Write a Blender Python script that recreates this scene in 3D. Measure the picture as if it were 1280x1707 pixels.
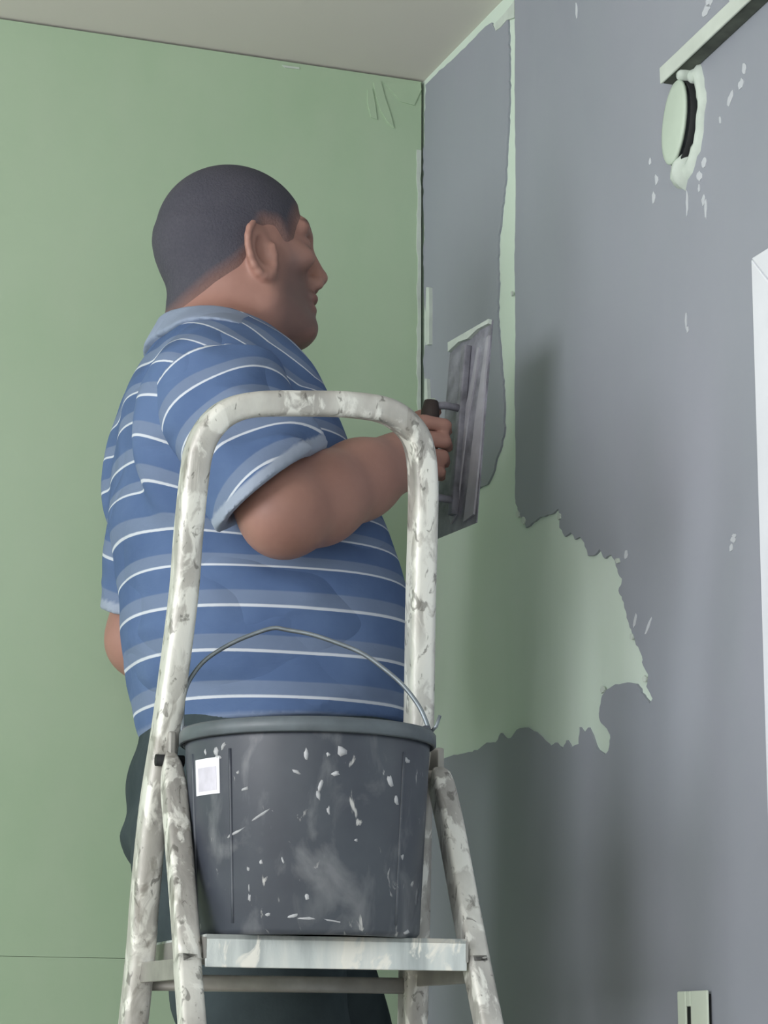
import bpy, bmesh, math, random
import numpy as np
from mathutils import Vector, Matrix
from mathutils.geometry import tessellate_polygon
random.seed(4); np.random.seed(4)
for o in list(bpy.data.objects): bpy.data.objects.remove(o)
scn = bpy.context.scene
COL = scn.collection

# ------------------------------------------------------------------ camera, world, light, exposure
F = 4000.0; PITCH = math.radians(12.63); ROLL = math.radians(0.3); CAMZ = 0.60
Xa = Vector((1, 0, 0)); Fw = Vector((0, math.cos(PITCH), math.sin(PITCH))); U0 = Xa.cross(Fw)
RT = Xa*math.cos(ROLL) + U0*math.sin(ROLL); UP = -Xa*math.sin(ROLL) + U0*math.cos(ROLL)
CAM = Vector((0, 0, CAMZ))
cd = bpy.data.cameras.new('camera'); cd.sensor_fit = 'HORIZONTAL'; cd.sensor_width = 36
cd.lens = F/1280*36; cd.clip_start = 0.05
co = bpy.data.objects.new('camera', cd); COL.objects.link(co)
mw = Matrix((RT, UP, -Fw)).transposed().to_4x4(); mw.translation = CAM; co.matrix_world = mw
scn.camera = co
scn.view_settings.view_transform = 'Standard'; scn.view_settings.look = 'None'
scn.view_settings.gamma = 1; scn.view_settings.use_curve_mapping = False
scn.view_settings.exposure = 0.0
wd = bpy.data.worlds.new('world'); scn.world = wd; wd.use_nodes = True
wd.node_tree.nodes['Background'].inputs[0].default_value = (0.75, 0.85, 1.0, 1)
wd.node_tree.nodes['Background'].inputs[1].default_value = 0.6

def ray(px, py):
    return Fw + RT*((px-640)/F) + UP*((853.5-py)/F)
def P(px, py, Y):                                    # the point seen at a pixel, at distance Y into the room
    r = ray(px, py); return CAM + r*(Y/r.y)
def on_plane(px, py, o, n):
    r = ray(px, py); return CAM + r*((o-CAM).dot(n)/r.dot(n))

# the room: the corner in view, and its two axes
E1 = Vector((0.342, -0.940, 0)).normalized()         # along the plastered wall, towards the camera
E2 = Vector((-E1.y*-1, -E1.x, 0)); E2 = Vector((E1.y, -E1.x, 0))   # along the green wall, to the left
CY = 3.72
C0 = P(708, 134, CY); H = C0.z; C0 = Vector((C0.x, C0.y, 0))
LA, LB = 4.8, 3.9                                    # room size along E1, E2
def R(a, b, z): return C0 + E1*a + E2*b + Vector((0, 0, z))
def W(px, py):                                       # pixel -> (a, z) on the plastered wall
    p = on_plane(px, py, C0, E2); return ((p-C0).dot(E1), p.z)
def G(px, py):                                       # pixel -> (b, z) on the green wall
    p = on_plane(px, py, C0, E1); return ((p-C0).dot(E2), p.z)

def area(name, loc, direction, sx, sy, power, color):
    l = bpy.data.lights.new(name, 'AREA'); l.shape = 'RECTANGLE'; l.size = sx; l.size_y = sy
    l.energy = power; l.color = color
    o = bpy.data.objects.new(name, l); COL.objects.link(o); o.location = loc
    o.rotation_euler = Vector(direction).to_track_quat('-Z', 'Y').to_euler()
    return o
WZ0, WZ1 = 0.60, 2.05
WINA = [(0.15, 0.75), (1.6, 3.9)]                     # unseen windows facing the plastered wall; small one added to cast the trowel shadow
WINB = [(1.5, 3.3)]                                   # unseen window behind the camera, added with its lamp as fill light
DAY = (0.98, 0.985, 1.0)
for (u0, u1), pw in zip(WINA, (20, 112)):
    area('unseen_window_light', R((u0+u1)/2, LB-0.03, (WZ0+WZ1)/2), -E2, u1-u0, WZ1-WZ0, pw, DAY)
for (u0, u1), pw in zip(WINB, (26,)):
    area('unseen_window_light', R(LA-0.03, (u0+u1)/2, (WZ0+WZ1)/2), -E1, u1-u0, WZ1-WZ0, pw, DAY)

# ------------------------------------------------------------------ materials
def lin(c):
    return tuple(((v/255)/12.92 if v/255 <= 0.04045 else ((v/255+0.055)/1.055)**2.4) for v in c) + (1,)
class MT:
    def __init__(s, name, rough=0.6, metal=0.0, spec=0.3):
        s.m = bpy.data.materials.new(name); s.m.use_nodes = True; s.t = s.m.node_tree
        s.b = s.t.nodes['Principled BSDF']; s.b.inputs['Roughness'].default_value = rough
        s.b.inputs['Metallic'].default_value = metal; s.b.inputs['Specular IOR Level'].default_value = spec
    def n(s, kind, **kw):
        x = s.t.nodes.new(kind)
        for k, v in kw.items():
            if k in x.inputs: x.inputs[k].default_value = v
            else: setattr(x, k, v)
        return x
    def l(s, a, b): s.t.links.new(a, b)
    def coord(s, scale=(1, 1, 1)):
        tc = s.n('ShaderNodeTexCoord'); mp = s.n('ShaderNodeMapping'); mp.inputs['Scale'].default_value = scale
        s.l(tc.outputs['Object'], mp.inputs['Vector']); return mp.outputs[0]
    def noise(s, scale, detail=4, sc=(1, 1, 1), rough=0.55, dist=0.0):
        x = s.n('ShaderNodeTexNoise'); x.inputs['Scale'].default_value = scale; x.inputs['Detail'].default_value = detail
        x.inputs['Roughness'].default_value = rough; x.inputs['Distortion'].default_value = dist
        s.l(s.coord(sc), x.inputs['Vector']); return x.outputs['Fac']
    def ramp(s, fac, stops):
        x = s.n('ShaderNodeValToRGB'); e = x.color_ramp.elements
        while len(e) < len(stops): e.new(0.5)
        for k, (p, c) in enumerate(stops): e[k].position = p; e[k].color = c if len(c) == 4 else lin(c)
        s.l(fac, x.inputs[0]); return x.outputs[0]
    def mix(s, fac, a, b):
        x = s.n('ShaderNodeMix', data_type='RGBA')
        for k, v in ((0, fac), (6, a), (7, b)):
            if isinstance(v, tuple): x.inputs[k].default_value = v
            elif isinstance(v, (int, float)): x.inputs[k].default_value = v
            else: s.l(v, x.inputs[k])
        return x.outputs[2]
    def attr(s, name):
        return s.n('ShaderNodeAttribute', attribute_name=name).outputs['Fac']
    def color(s, c):
        if isinstance(c, tuple): s.b.inputs['Base Color'].default_value = c
        else: s.l(c, s.b.inputs['Base Color'])
        return s
    def bump(s, h, strength=0.3, dist=0.004):
        x = s.n('ShaderNodeBump'); x.inputs['Strength'].default_value = strength; x.inputs['Distance'].default_value = dist
        s.l(h, x.inputs['Height']); s.l(x.outputs[0], s.b.inputs['Normal']); return s

def plain(name, c, rough=0.6, metal=0.0, spec=0.3, var=0.06, scale=9, bump=0.0):
    m = MT(name, rough, metal, spec); base = lin(c)
    d = tuple(v*(1-var*2) for v in base[:3])+(1,); u = tuple(min(1, v*(1+var*2)) for v in base[:3])+(1,)
    n = m.noise(scale, 5)
    m.color(m.ramp(n, [(0.3, d), (0.7, u)]))
    if bump: m.bump(n, bump)
    return m.m

GB = (168, 188, 162)
m = MT('green_board', 0.75, spec=0.2)
n1 = m.noise(1.6, 4); n2 = m.noise(14, 5, (1, 1, .4))
m.color(m.mix(m.ramp(n2, [(0.35, (0,0,0,1)), (0.75, (.3,.3,.3,1))]), m.ramp(n1, [(0.3, (158,182,153)), (0.7, (170,190,165))]), lin((176,190,170))))
m.bump(n2, 0.08, 0.002); M_BOARD = m.m
m = MT('wet_grey_plaster', 0.52, spec=0.3)
n1 = m.noise(2.2, 5, (1, 1, .5), dist=.4); n2 = m.noise(9, 6, (1, 1, .25)); n3 = m.noise(60, 3, (1, 1, .05))
m.color(m.mix(m.ramp(n2, [(0.3, (0,0,0,1)), (0.75, (.5,.5,.5,1))]), m.ramp(n1, [(0.3, (138,142,152)), (0.7, (150,152,163))]), lin((143,150,156))))
m.bump(n2, 0.10, 0.004); M_PLAS = m.m
m = MT('pale_green_primed_board', 0.75, spec=0.2)
n1 = m.noise(1.6, 4); n2 = m.noise(14, 5, (1, 1, .4))
m.color(m.mix(m.ramp(n2, [(0.35, (0,0,0,1)), (0.75, (.4,.4,.4,1))]), m.ramp(n1, [(0.3, (192,208,193)), (0.7, (202,216,205))]), lin((206,216,210))))
m.bump(n2, 0.08, 0.002); M_BOARD2 = m.m
M_PLASB = plain('bare_plaster_edge', (188,198,190), 0.7, var=.05, scale=30, bump=.1)
m = MT('ceiling_paint', 0.8, spec=.15)
n1 = m.noise(1.5, 4); m.color(m.ramp(n1, [(0.3, (212,207,202)), (0.7, (219,215,210))])); m.bump(m.noise(40, 4), .06, .002); M_CEIL = m.m
M_GAP = plain('dark_joint', (84,92,80), .9)
M_FLOOR = plain('dusty_concrete', (190,184,174), .8, var=.10, scale=5, bump=.1)
M_WHITE = plain('white_gloss_paint', (216,219,226), .35, spec=.5, var=.02)
M_WALLP = plain('pale_green_wall_paint', (176,192,172), .75, var=.03, scale=3)
M_GLASSD = plain('window_glass_daylight', (205,215,225), .08, spec=.6, var=.02)
M_TRUNK = plain('pale_plastic_trunking', (190,198,190), .45, spec=.4, var=.04, scale=14)
M_DARK = plain('black_rubber', (28,30,32), .7)

m = MT('paint_splashed_aluminium', 0.42, metal=0.25, spec=.5)
n1 = m.noise(38, 6, (1, 1, .45), dist=.6); n2 = m.noise(90, 4, (1, 1, .5), dist=.8); n3 = m.noise(11, 5, (1,1,.5))
base = m.ramp(n3, [(0.36, (148,146,142)), (0.5, (178,176,171)), (0.64, (205,205,199))])
wht = m.mix(m.ramp(n1, [(0.51, (0,0,0,1)), (0.57, (1,1,1,1))]), base, lin((219,219,213)))
n4 = m.noise(26, 5, (1, 1, .5), dist=1.0)
col = m.mix(m.ramp(n4, [(0.59, (0,0,0,1)), (0.66, (.6,.6,.6,1))]), wht, lin((128,124,116)))
col = m.mix(m.ramp(n2, [(0.60, (0,0,0,1)), (0.66, (.65,.65,.65,1))]), col, lin((84,82,77)))
m.color(col); m.bump(n1, .5, .003); M_ALU = m.m
m = MT('worn_painted_tread', 0.4, metal=0.2, spec=.5)
n1 = m.noise(34, 6, (1, 1, .6), dist=.7); n3 = m.noise(9, 5, (2, 2, .3))
base = m.ramp(n3, [(0.38, (168,175,176)), (0.5, (204,210,209)), (0.62, (228,229,224))])
m.color(m.mix(m.ramp(n1, [(0.54, (0,0,0,1)), (0.6, (1,1,1,1))]), base, lin((238,236,228)))); m.bump(n1, .5, .003); M_TREAD = m.m
M_GREYAL = plain('grey_aluminium', (150,148,144), .4, metal=.4, var=.1, scale=25)
m = MT('black_bucket_plastic', 0.42, spec=.4)
n1 = m.noise(22, 6, (1, 1, .55), dist=.5); n2 = m.noise(6, 5); n3 = m.noise(55, 4, (1, 1, .5), dist=.6)
base = m.ramp(n2, [(0.35, (58,62,72)), (0.7, (78,84,92))])
c2 = m.mix(m.ramp(n1, [(0.52, (0,0,0,1)), (0.72, (.42,.42,.42,1))]), base, lin((150,152,156)))
c3 = m.mix(m.ramp(n3, [(0.655, (0,0,0,1)), (0.72, (.75,.75,.75,1))]), c2, lin((206,206,204)))
m.color(c3); M_BUCKET = m.m
M_WIRE = plain('galvanised_wire', (128,136,142), .4, metal=.5, var=.1, scale=60)
M_SPLASH = plain('dried_plaster_splash', (168,170,174), .8, var=.1, scale=60, bump=.2)
m = MT('white_paper_label', .6)
m.color(plain and lin((226,228,236))); M_LABEL = m.m
M_PRINT = plain('faded_grey_print', (196,194,206), .6, var=.05, scale=60)
M_STEEL = plain('plastered_trowel_steel', (132,132,142), .5, metal=.1, var=.22, scale=30)
M_SMEAR = plain('wet_plaster_smear', (160,160,168), .5, var=.08, scale=20, bump=.2)
M_TRH = plain('dark_trowel_handle', (62,54,52), .6)

m = MT('skin', 0.5, spec=.35)
b1 = m.ramp(m.noise(14, 4), [(0.3, (150,112,102)), (0.7, (166,126,114))])
b2 = m.mix(m.attr('beard'), b1, lin((104,86,84)))
b3 = m.mix(m.attr('lip'), b2, lin((150,92,88)))
m.color(m.mix(m.attr('brow'), b3, lin((58,46,44)))); m.bump(m.noise(220, 3), .12, .001)
m.b.inputs['Subsurface Weight'].default_value = 0.0; M_SKIN = m.m
m = MT('cropped_dark_hair', 0.75, spec=.2)
n1 = m.noise(8, 5); n2 = m.noise(300, 3)
m.color(m.mix(m.attr('fade'), m.mix(n2, m.ramp(n1, [(0.3, (72,72,82)), (0.7, (92,90,98))]), lin((64,64,74))), lin((128,100,94)))); m.bump(n2, .5, .003); M_HAIR = m.m
m = MT('blue_striped_jersey', 0.85, spec=.15)
at = m.attr('stripe')
def mth(op, a, b=0.0):
    x = m.n('ShaderNodeMath', operation=op)
    for k, v in ((0, a), (1, b)):
        if isinstance(v, (int, float)): x.inputs[k].default_value = v
        else: m.l(v, x.inputs[k])
    return x.outputs[0]
fr = mth('FRACT', mth('DIVIDE', at, 0.055))
blue = m.ramp(m.noise(7, 4), [(0.3, (76,97,136)), (0.7, (90,111,148))])
band = m.ramp(fr, [(0.0, (0,0,0,1)), (0.055, (0,0,0,1)), (0.075, (1,1,1,1)), (0.36, (1,1,1,1)), (0.39, (0,0,0,1))])
line = m.ramp(fr, [(0.0, (1,1,1,1)), (0.05, (1,1,1,1)), (0.072, (0,0,0,1)), (0.99, (0,0,0,1)), (1.0, (1,1,1,1))])
c = m.mix(band, blue, lin((110,125,152))); c = m.mix(line, c, lin((196,202,212)))
c = m.mix(m.attr('trim'), c, lin((150,160,178)))
m.color(c)
fold = mth('ABSOLUTE', mth('SUBTRACT', m.noise(4.6, 1.2, (1, 1, 2.0), dist=.45), .5)); fine = m.noise(34, 4, (1, 1, 1.6), dist=.5)
m.bump(mth('ADD', mth('MULTIPLY', fold, 3.5), mth('MULTIPLY', fine, .10)), .6, .020); M_SHIRT = m.m
m = MT('dark_work_trousers', 0.85, spec=.15)
m.color(m.ramp(m.noise(9, 5), [(0.3, (48,58,62)), (0.7, (66,76,80))])); m.bump(m.noise(22, 5), .35, .008); M_TROU = m.m
M_BOOT = plain('dusty_black_leather', (52,50,48), .6, var=.15, scale=30)
M_SOLE = plain('boot_sole_rubber', (34,33,32), .8)
M_EYE = plain('eye_white', (215,210,205), .2, spec=.5, var=.02)
M_IRIS = plain('brown_iris', (60,42,34), .15, spec=.6)
M_BTN = plain('pale_shirt_button', (196,200,200), .3, spec=.5)

# ------------------------------------------------------------------ mesh helpers
def new_mesh(name, verts, faces, mat, parent=None, smooth=False, loc=None, rotz=0.0):
    me = bpy.data.meshes.new(name); me.from_pydata([tuple(v) for v in verts], [], faces); me.update()
    if smooth: me.polygons.foreach_set('use_smooth', [True]*len(me.polygons))
    if mat: me.materials.append(mat)
    o = bpy.data.objects.new(name, me); COL.objects.link(o)
    if loc is not None: o.location = loc
    o.rotation_euler = (0, 0, rotz)
    if parent: o.parent = parent
    return o
def fix(o):
    bm = bmesh.new(); bm.from_mesh(o.data); bmesh.ops.recalc_face_normals(bm, faces=bm.faces); bm.to_mesh(o.data); bm.free(); return o
def empty(name, loc, rotz=0.0):
    o = bpy.data.objects.new(name, None); COL.objects.link(o); o.location = loc; o.rotation_euler = (0, 0, rotz)
    o.empty_display_size = .05; return o
def tag(o, label, cat, group=None):
    o['label'] = label; o['category'] = cat
    if group: o['group'] = group
    return o
def struct(o): o['kind'] = 'structure'; return o
def boxv(c, ax, ay, az):          # centre and three half axes
    v = []
    for k in ((-1,-1,-1),(1,-1,-1),(1,1,-1),(-1,1,-1),(-1,-1,1),(1,-1,1),(1,1,1),(-1,1,1)):
        v.append(Vector(c)+Vector(ax)*k[0]+Vector(ay)*k[1]+Vector(az)*k[2])
    return v, [(0,3,2,1),(4,5,6,7),(0,1,5,4),(1,2,6,5),(2,3,7,6),(3,0,4,7)]
def box(name, c, ax, ay, az, mat, parent=None, bevel=0.0, origin=None):
    v, f = boxv(c, ax, ay, az)
    if origin is not None: v = [p-Vector(origin) for p in v]
    o = fix(new_mesh(name, v, f, mat, parent, loc=origin if origin is not None and parent is None else None))
    if bevel:
        b = o.modifiers.new('bevel', 'BEVEL'); b.width = bevel; b.segments = 2
    return o
def multi(name, boxes, mat, parent=None):
    vs, fs = [], []
    for bx in boxes:
        v, f = boxv(*bx); n = len(vs); vs += v; fs += [tuple(i+n for i in q) for q in f]
    return fix(new_mesh(name, vs, fs, mat, parent))
def rrect(hw, hh, r, seg=3):
    pts = []
    for cx, cy, a0 in ((hw-r, hh-r, 0), (-hw+r, hh-r, 90), (-hw+r, -hh+r, 180), (hw-r, -hh+r, 270)):
        for k in range(seg+1):
            a = math.radians(a0+90*k/seg); pts.append((cx+r*math.cos(a), cy+r*math.sin(a)))
    return pts
def sweep(name, path, prof, normal, mat, parent=None, smooth=True, off=Vector((0,0,0))):
    """sweep a closed profile (side, depth) along a path that lies in a plane with the given normal"""
    n = len(path); vs = []; fs = []; k = len(prof)
    for i in range(n):
        t = (path[min(i+1, n-1)]-path[max(i-1, 0)]).normalized(); s = t.cross(normal).normalized(); d = s.cross(t).normalized()
        for (a, b) in prof: vs.append(path[i]+s*a+d*b-off)
    for i in range(n-1):
        for j in range(k): fs.append((i*k+j, i*k+(j+1) % k, (i+1)*k+(j+1) % k, (i+1)*k+j))
    fs.append(tuple(range(k))); fs.append(tuple((n-1)*k+j for j in range(k)))
    o = fix(new_mesh(name, vs, fs, mat, parent, smooth))
    if smooth:
        for p in o.data.polygons:
            if len(p.vertices) > 4: p.use_smooth = False
    return o
def circle_prof(r, n=10): return [(r*math.cos(2*math.pi*k/n), r*math.sin(2*math.pi*k/n)) for k in range(n)]
def tube(name, path, r, mat, parent=None, n=10, off=Vector((0,0,0))):
    d = (path[-1]-path[0]); nn = d.orthogonal().normalized() if d.length > 1e-6 else Vector((0,1,0))
    if len(path) > 2:
        c = (path[len(path)//2]-path[0]).cross(d)
        if c.length > 1e-6: nn = c.normalized()
    return sweep(name, path, circle_prof(r, n), nn, mat, parent, True, off)
def smooth_path(pts, per=6):
    out = []
    P_ = [pts[0]]+list(pts)+[pts[-1]]
    for i in range(1, len(P_)-2):
        p0, p1, p2, p3 = P_[i-1], P_[i], P_[i+1], P_[i+2]
        for k in range(per):
            t = k/per
            out.append(0.5*((2*p1)+(p2-p0)*t+(2*p0-5*p1+4*p2-p3)*t*t+(3*p1-p0-3*p2+p3)*t**3))
    out.append(pts[-1]); return out
def lathe(name, prof, centre, mat, parent=None, n=64, smooth=True, off=Vector((0,0,0)), closed=False):
    vs, fs = [], []; k = len(prof)
    for i in range(n):
        a = 2*math.pi*i/n
        for (r, z) in prof: vs.append(Vector((r*math.cos(a), r*math.sin(a), z))+Vector(centre)-off)
    for i in range(n):
        for j in range(k if closed else k-1):
            j2 = (j+1) % k
            fs.append((i*k+j, ((i+1) % n)*k+j, ((i+1) % n)*k+j2, i*k+j2))
    return fix(new_mesh(name, vs, fs, mat, parent, smooth))

# ------------------------------------------------------------------ the room
Z = Vector((0, 0, 1))
def rbox(name, a0, a1, b0, b1, z0, z1, mat, parent=None):
    return box(name, R((a0+a1)/2, (b0+b1)/2, (z0+z1)/2), E1*((a1-a0)/2), E2*((b1-b0)/2), Z*((z1-z0)/2), mat, parent)
T = 0.12
struct(rbox('floor', -T, LA+T, -T, LB+T, -0.1, 0, M_FLOOR))
struct(rbox('ceiling', -T, LA+T, -T, LB+T, H, H+0.1, M_CEIL))
# green-boarded wall (left in the picture): dark backing, boards proud of it, with open joints
wl = struct(rbox('wall_left', -T, -0.0135, -T, LB+T, 0, H, M_GAP))
seam = G(120, 1596)[1]
bx = G(-160, 900)[0]
gap = 0.0003
def board(b0, b1, z0, z1): return rbox('plasterboard', -0.0125, 0.0, b0, b1, z0, z1, M_BOARD, wl)
CG = 0.006
board(CG, bx+.6, seam+gap, H-0.0035); board(CG, bx+.6, 0, seam-gap)
board(bx+.603, LB, seam+gap, H-0.0035); board(bx+.603, LB, 0, seam-gap)
# plastered wall (right)
wr = struct(rbox('wall_right', -T, LA+T, -T, 0, 0, H, M_BOARD2))
# the two walls out of view, with openings for the main and the added windows
def wall_hole(name, fn, holes, L0):
    def b(u0, u1, z0_, z1_): return fn((u0+u1)/2, (z0_+z1_)/2, (u1-u0)/2, (z1_-z0_)/2)
    parts = [b(0, L0, 0, WZ0), b(0, L0, WZ1, H)]; u = 0
    for (u0, u1) in holes: parts.append(b(u, u0, WZ0, WZ1)); u = u1
    parts.append(b(u, L0, WZ0, WZ1))
    return struct(multi(name, parts, M_WALLP))
wall_hole('wall_window', lambda u, z, hu, hz: (R(u, LB+T/2, z), E1*hu, E2*(T/2), Z*hz), WINA, LA)
wall_hole('wall_back', lambda u, z, hu, hz: (R(LA+T/2, u, z), E2*hu, E1*(T/2), Z*hz), WINB, LB)

# ---- plaster coats on the right wall (real thickness, ragged edges)
def ragged(pts, step, amp, seed):
    rnd = random.Random(seed); out = []
    for i in range(len(pts)-1):
        (x0, y0), (x1, y1) = pts[i], pts[i+1]; L = math.hypot(x1-x0, y1-y0); n = max(1, int(L/step))
        for k in range(n):
            t = k/n; j = amp if k else amp*.3
            out.append((x0+(x1-x0)*t+rnd.uniform(-j, j), y0+(y1-y0)*t+rnd.uniform(-j, j)))
    out.append(pts[-1]); return out
def slab(name, az, th, mat, parent, base=0.0, rag=True):
    """closed outline in wall coordinates (a, z), raised th off the plastered wall"""
    n = len(az); top = [R(a, base+th, z) for a, z in az]; bot = [R(a, base-0.0005, z) for a, z in az]
    tri = tessellate_polygon([[Vector((a, z, 0)) for a, z in az]])
    fs = [tuple(t) for t in tri]+[tuple(i+n for i in reversed(t)) for t in tri]
    fs += [(i, (i+1) % n, n+(i+1) % n, n+i) for i in range(n)]
    return fix(new_mesh(name, top+bot, fs, mat, parent))
pa = [(712,142),(730,124),(760,97),(790,68),(812,45),(822,38),(828,50),(836,44),(843,34),(848,26),(851,60),(852,120),(851,180),(848,240),(846,290),(842,330),(838,370),(834,400),(833,440),
      (834,480),(832,520),(834,560),(838,600),(842,650),(843,690),(843,720),(836,750),(828,775),(824,790),(815,808),(800,815),(790,825),(787,866),(760,872),(735,880),(722,874)]
pb = [(712,860),(711,760),(716,700),(712,650),(708,600),(713,560),(710,500),(708,440),(711,380),(708,300),(710,220),(712,142)]
outl = ragged(pa, 7, 1.0, 1)+ragged(pb, 9, 1.4, 2)[:-1]
slab('plaster_coat', [W(*q) for q in outl], 0.0032, M_PLAS, wr)
pc = [(862,0),(861,150),(863,300),(861,450),(863,560),(861,650),(863,750),(862,830)]
pd = [(862,830),(866,850),(874,866),(880,880),(890,872),(905,862),(925,856),(934,848),(938,862),(936,880),(945,895),(955,888),(962,900),(970,895),
      (978,905),(984,927),(995,925),(1003,916),(1012,932),(1022,925),(1030,940),(1034,955),(1041,965),(1035,985),(1044,1005),(1048,1030),(1056,1050),(1064,1075),(1072,1090),(1076,1110),
      (1084,1125),(1081,1145),(1092,1165),(1087,1173),(1076,1158),(1064,1140),(1050,1138),(1030,1141),(1014,1150),(1006,1165),(1002,1190),(1005,1205),(1016,1215),(1021,1225),(1018,1252),
      (1012,1259),(1000,1250),(992,1230),(984,1213),(977,1222),(970,1212),(968,1240),(955,1247),(948,1234),(942,1249),(930,1238),(920,1244),(908,1232),(896,1220),(880,1213),(865,1217),(855,1230),(845,1230),
      (838,1222),(830,1238),(815,1238),(800,1250),(780,1255),(760,1258),(740,1266),(720,1272),(709,1277)]
a862 = W(862, 200)[0]
outl = [(a862, H-0.002)]+[W(*q) for q in ragged(pc, 12, .6, 3)[2:]][:-1]+[W(*q) for q in ragged(pd, 5, 1.3, 4)]
zc = W(709, 1277)[1]
outl += [(0.002, zc-.02), (0.002, 0.001), (LA-.002, 0.001), (LA-.002, H-0.002)]
slab('plaster_coat', outl, 0.0035, M_PLAS, wr)
# thin lip of plaster squeezed along the straight edge, and loose flecks left on the wall
M_FLECK = plain('pale_plaster_fleck', (186,190,196), .6, var=.05)
def dab(px, py, hw, hh, mat=M_FLECK, ang=0.0, th=0.0008, seed=0, name='plaster_fleck'):
    rnd = random.Random(int(px*7+py)+seed); a0, z0 = W(px, py)
    sa = W(px+10, py)[0]-a0; sz = (W(px, py-10)[1]-z0)/10; sa = sa/10; pts = []
    for k in range(12):
        t = 2*math.pi*k/12; r = rnd.uniform(.7, 1.15); x = hw*r*math.cos(t); y = hh*r*math.sin(t)
        x, y = x*math.cos(ang)-y*math.sin(ang), x*math.sin(ang)+y*math.cos(ang)
        p = W(px+x, py-y); pts.append(p)
    return slab(name, pts, th, mat, wr, base=0.0035)
for (x, y, hw, hh, an) in ((1178,272,4,9,-.2),(1171,294,5,8,0),(1177,334,3,10,-.1),(1150,338,2,24,0),(1181,348,2,20,0),(1099,300,3,9,0),(1094,330,3,10,0),(1088,270,2,6,0),
        (1240,140,4,10,-.3),(1222,165,4,14,-.3),(1182,18,5,12,-.4),(1187,5,6,9,-.4),(1226,5,5,12,.5),(1148,535,2,14,0),(1151,550,2,6,0),
        (1227,900,4,5,0),(1224,913,3,7,-.2),(1229,893,4,3,0),(1063,1035,2,14,-.2),(1085,1045,2,16,-.35),(1048,925,3,8,0),(1170,315,2,7,0),(965,18,2,14,0),(1205,200,2,7,0),(1245,115,4,9,0)):
    dab(x, y, hw, hh, ang=an)
for (x, y, hw, hh) in ((877,868,5,9),(868,858,4,8),(1010,1150,5,9),(1035,935,5,8),(937,862,4,8),(1058,1062,4,8),(1080,1132,5,8),(858,490,2,6)):
    dab(x, y, hw*.7, hh*.7, mat=M_PLASB, th=.002)
# light lip lines in the corner
def strip_left(pts, w, th, mat, name):   # ragged strip on the green wall
    vs = []; fs = []
    L = [G(x, y) for x, y in pts]
    n = len(L)
    rnd = random.Random(9)
    Rr = [(b-w*rnd.uniform(.55, 1.2), z) for b, z in L]
    az = L+Rr[::-1]
    az = [(max(b, .0065), z) for b, z in az]
    k = len(az); tri = tessellate_polygon([[Vector((b, z, 0)) for b, z in az]])
    top = [R(th, b, z) for b, z in az]; bot = [R(-.0005, b, z) for b, z in az]
    fs = [tuple(t) for t in tri]+[tuple(i+k for i in reversed(t)) for t in tri]+[(i, (i+1) % k, k+(i+1) % k, k+i) for i in range(k)]
    return fix(new_mesh(name, top+bot, fs, mat, wl))
strip_left([(695+random.uniform(-1.5, 1.5), y) for y in range(250, 720, 12)], .011, .0015, M_PLASB, 'joint_tape')
slab('plaster_lip', [W(x+random.uniform(-1, 1), y) for x, y in ((719,480),(724,480),(724,520),(724,575),(719,576),(718,530))], .006, M_PLASB, wr, .003)
slab('plaster_lip', [W(x, y) for x, y in ((717,632),(720,632),(722,680),(721,735),(716,738),(717,690))], .006, M_PLASB, wr, .003)
slab('plaster_lip', [W(x, y) for x, y in ((721,672),(728,664),(731,672),(727,700),(726,718),(720,720))], .008, M_PLASB, wr, .003)
slab('plaster_lip', [W(x, y) for x, y in ((826,42),(842,26),(858,6),(861,0),(861,30),(848,34),(838,46),(830,52))], .004, M_PLASB, wr, .0)
# torn paper and filler by the ceiling line on the green wall
def gdab(pts, th, mat, name):
    az = [G(x, y) for x, y in pts]; k = len(az); tri = tessellate_polygon([[Vector((b, z, 0)) for b, z in az]])
    top = [R(th, b, z) for b, z in az]; bot = [R(-.0005, b, z) for b, z in az]
    fs = [tuple(t) for t in tri]+[tuple(i+k for i in reversed(t)) for t in tri]+[(i, (i+1) % k, k+(i+1) % k, k+i) for i in range(k)]
    return fix(new_mesh(name, top+bot, fs, mat, wl))
gdab([(622,138),(634,136),(640,160),(650,190),(656,214),(646,205),(634,185),(626,162)], .0025, M_BOARD, 'paper_flap')
gdab([(612,150),(620,148),(625,175),(628,200),(618,196),(612,172)], .002, M_BOARD, 'paper_flap')
gdab([(470,109),(498,113),(499,116),(474,113)], .002, M_PLASB, 'filler_dab')
gdab([(640,138),(700,138),(702,150),(690,176),(668,170),(650,150)], .0018, M_BOARD, 'paper_flap')

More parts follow.
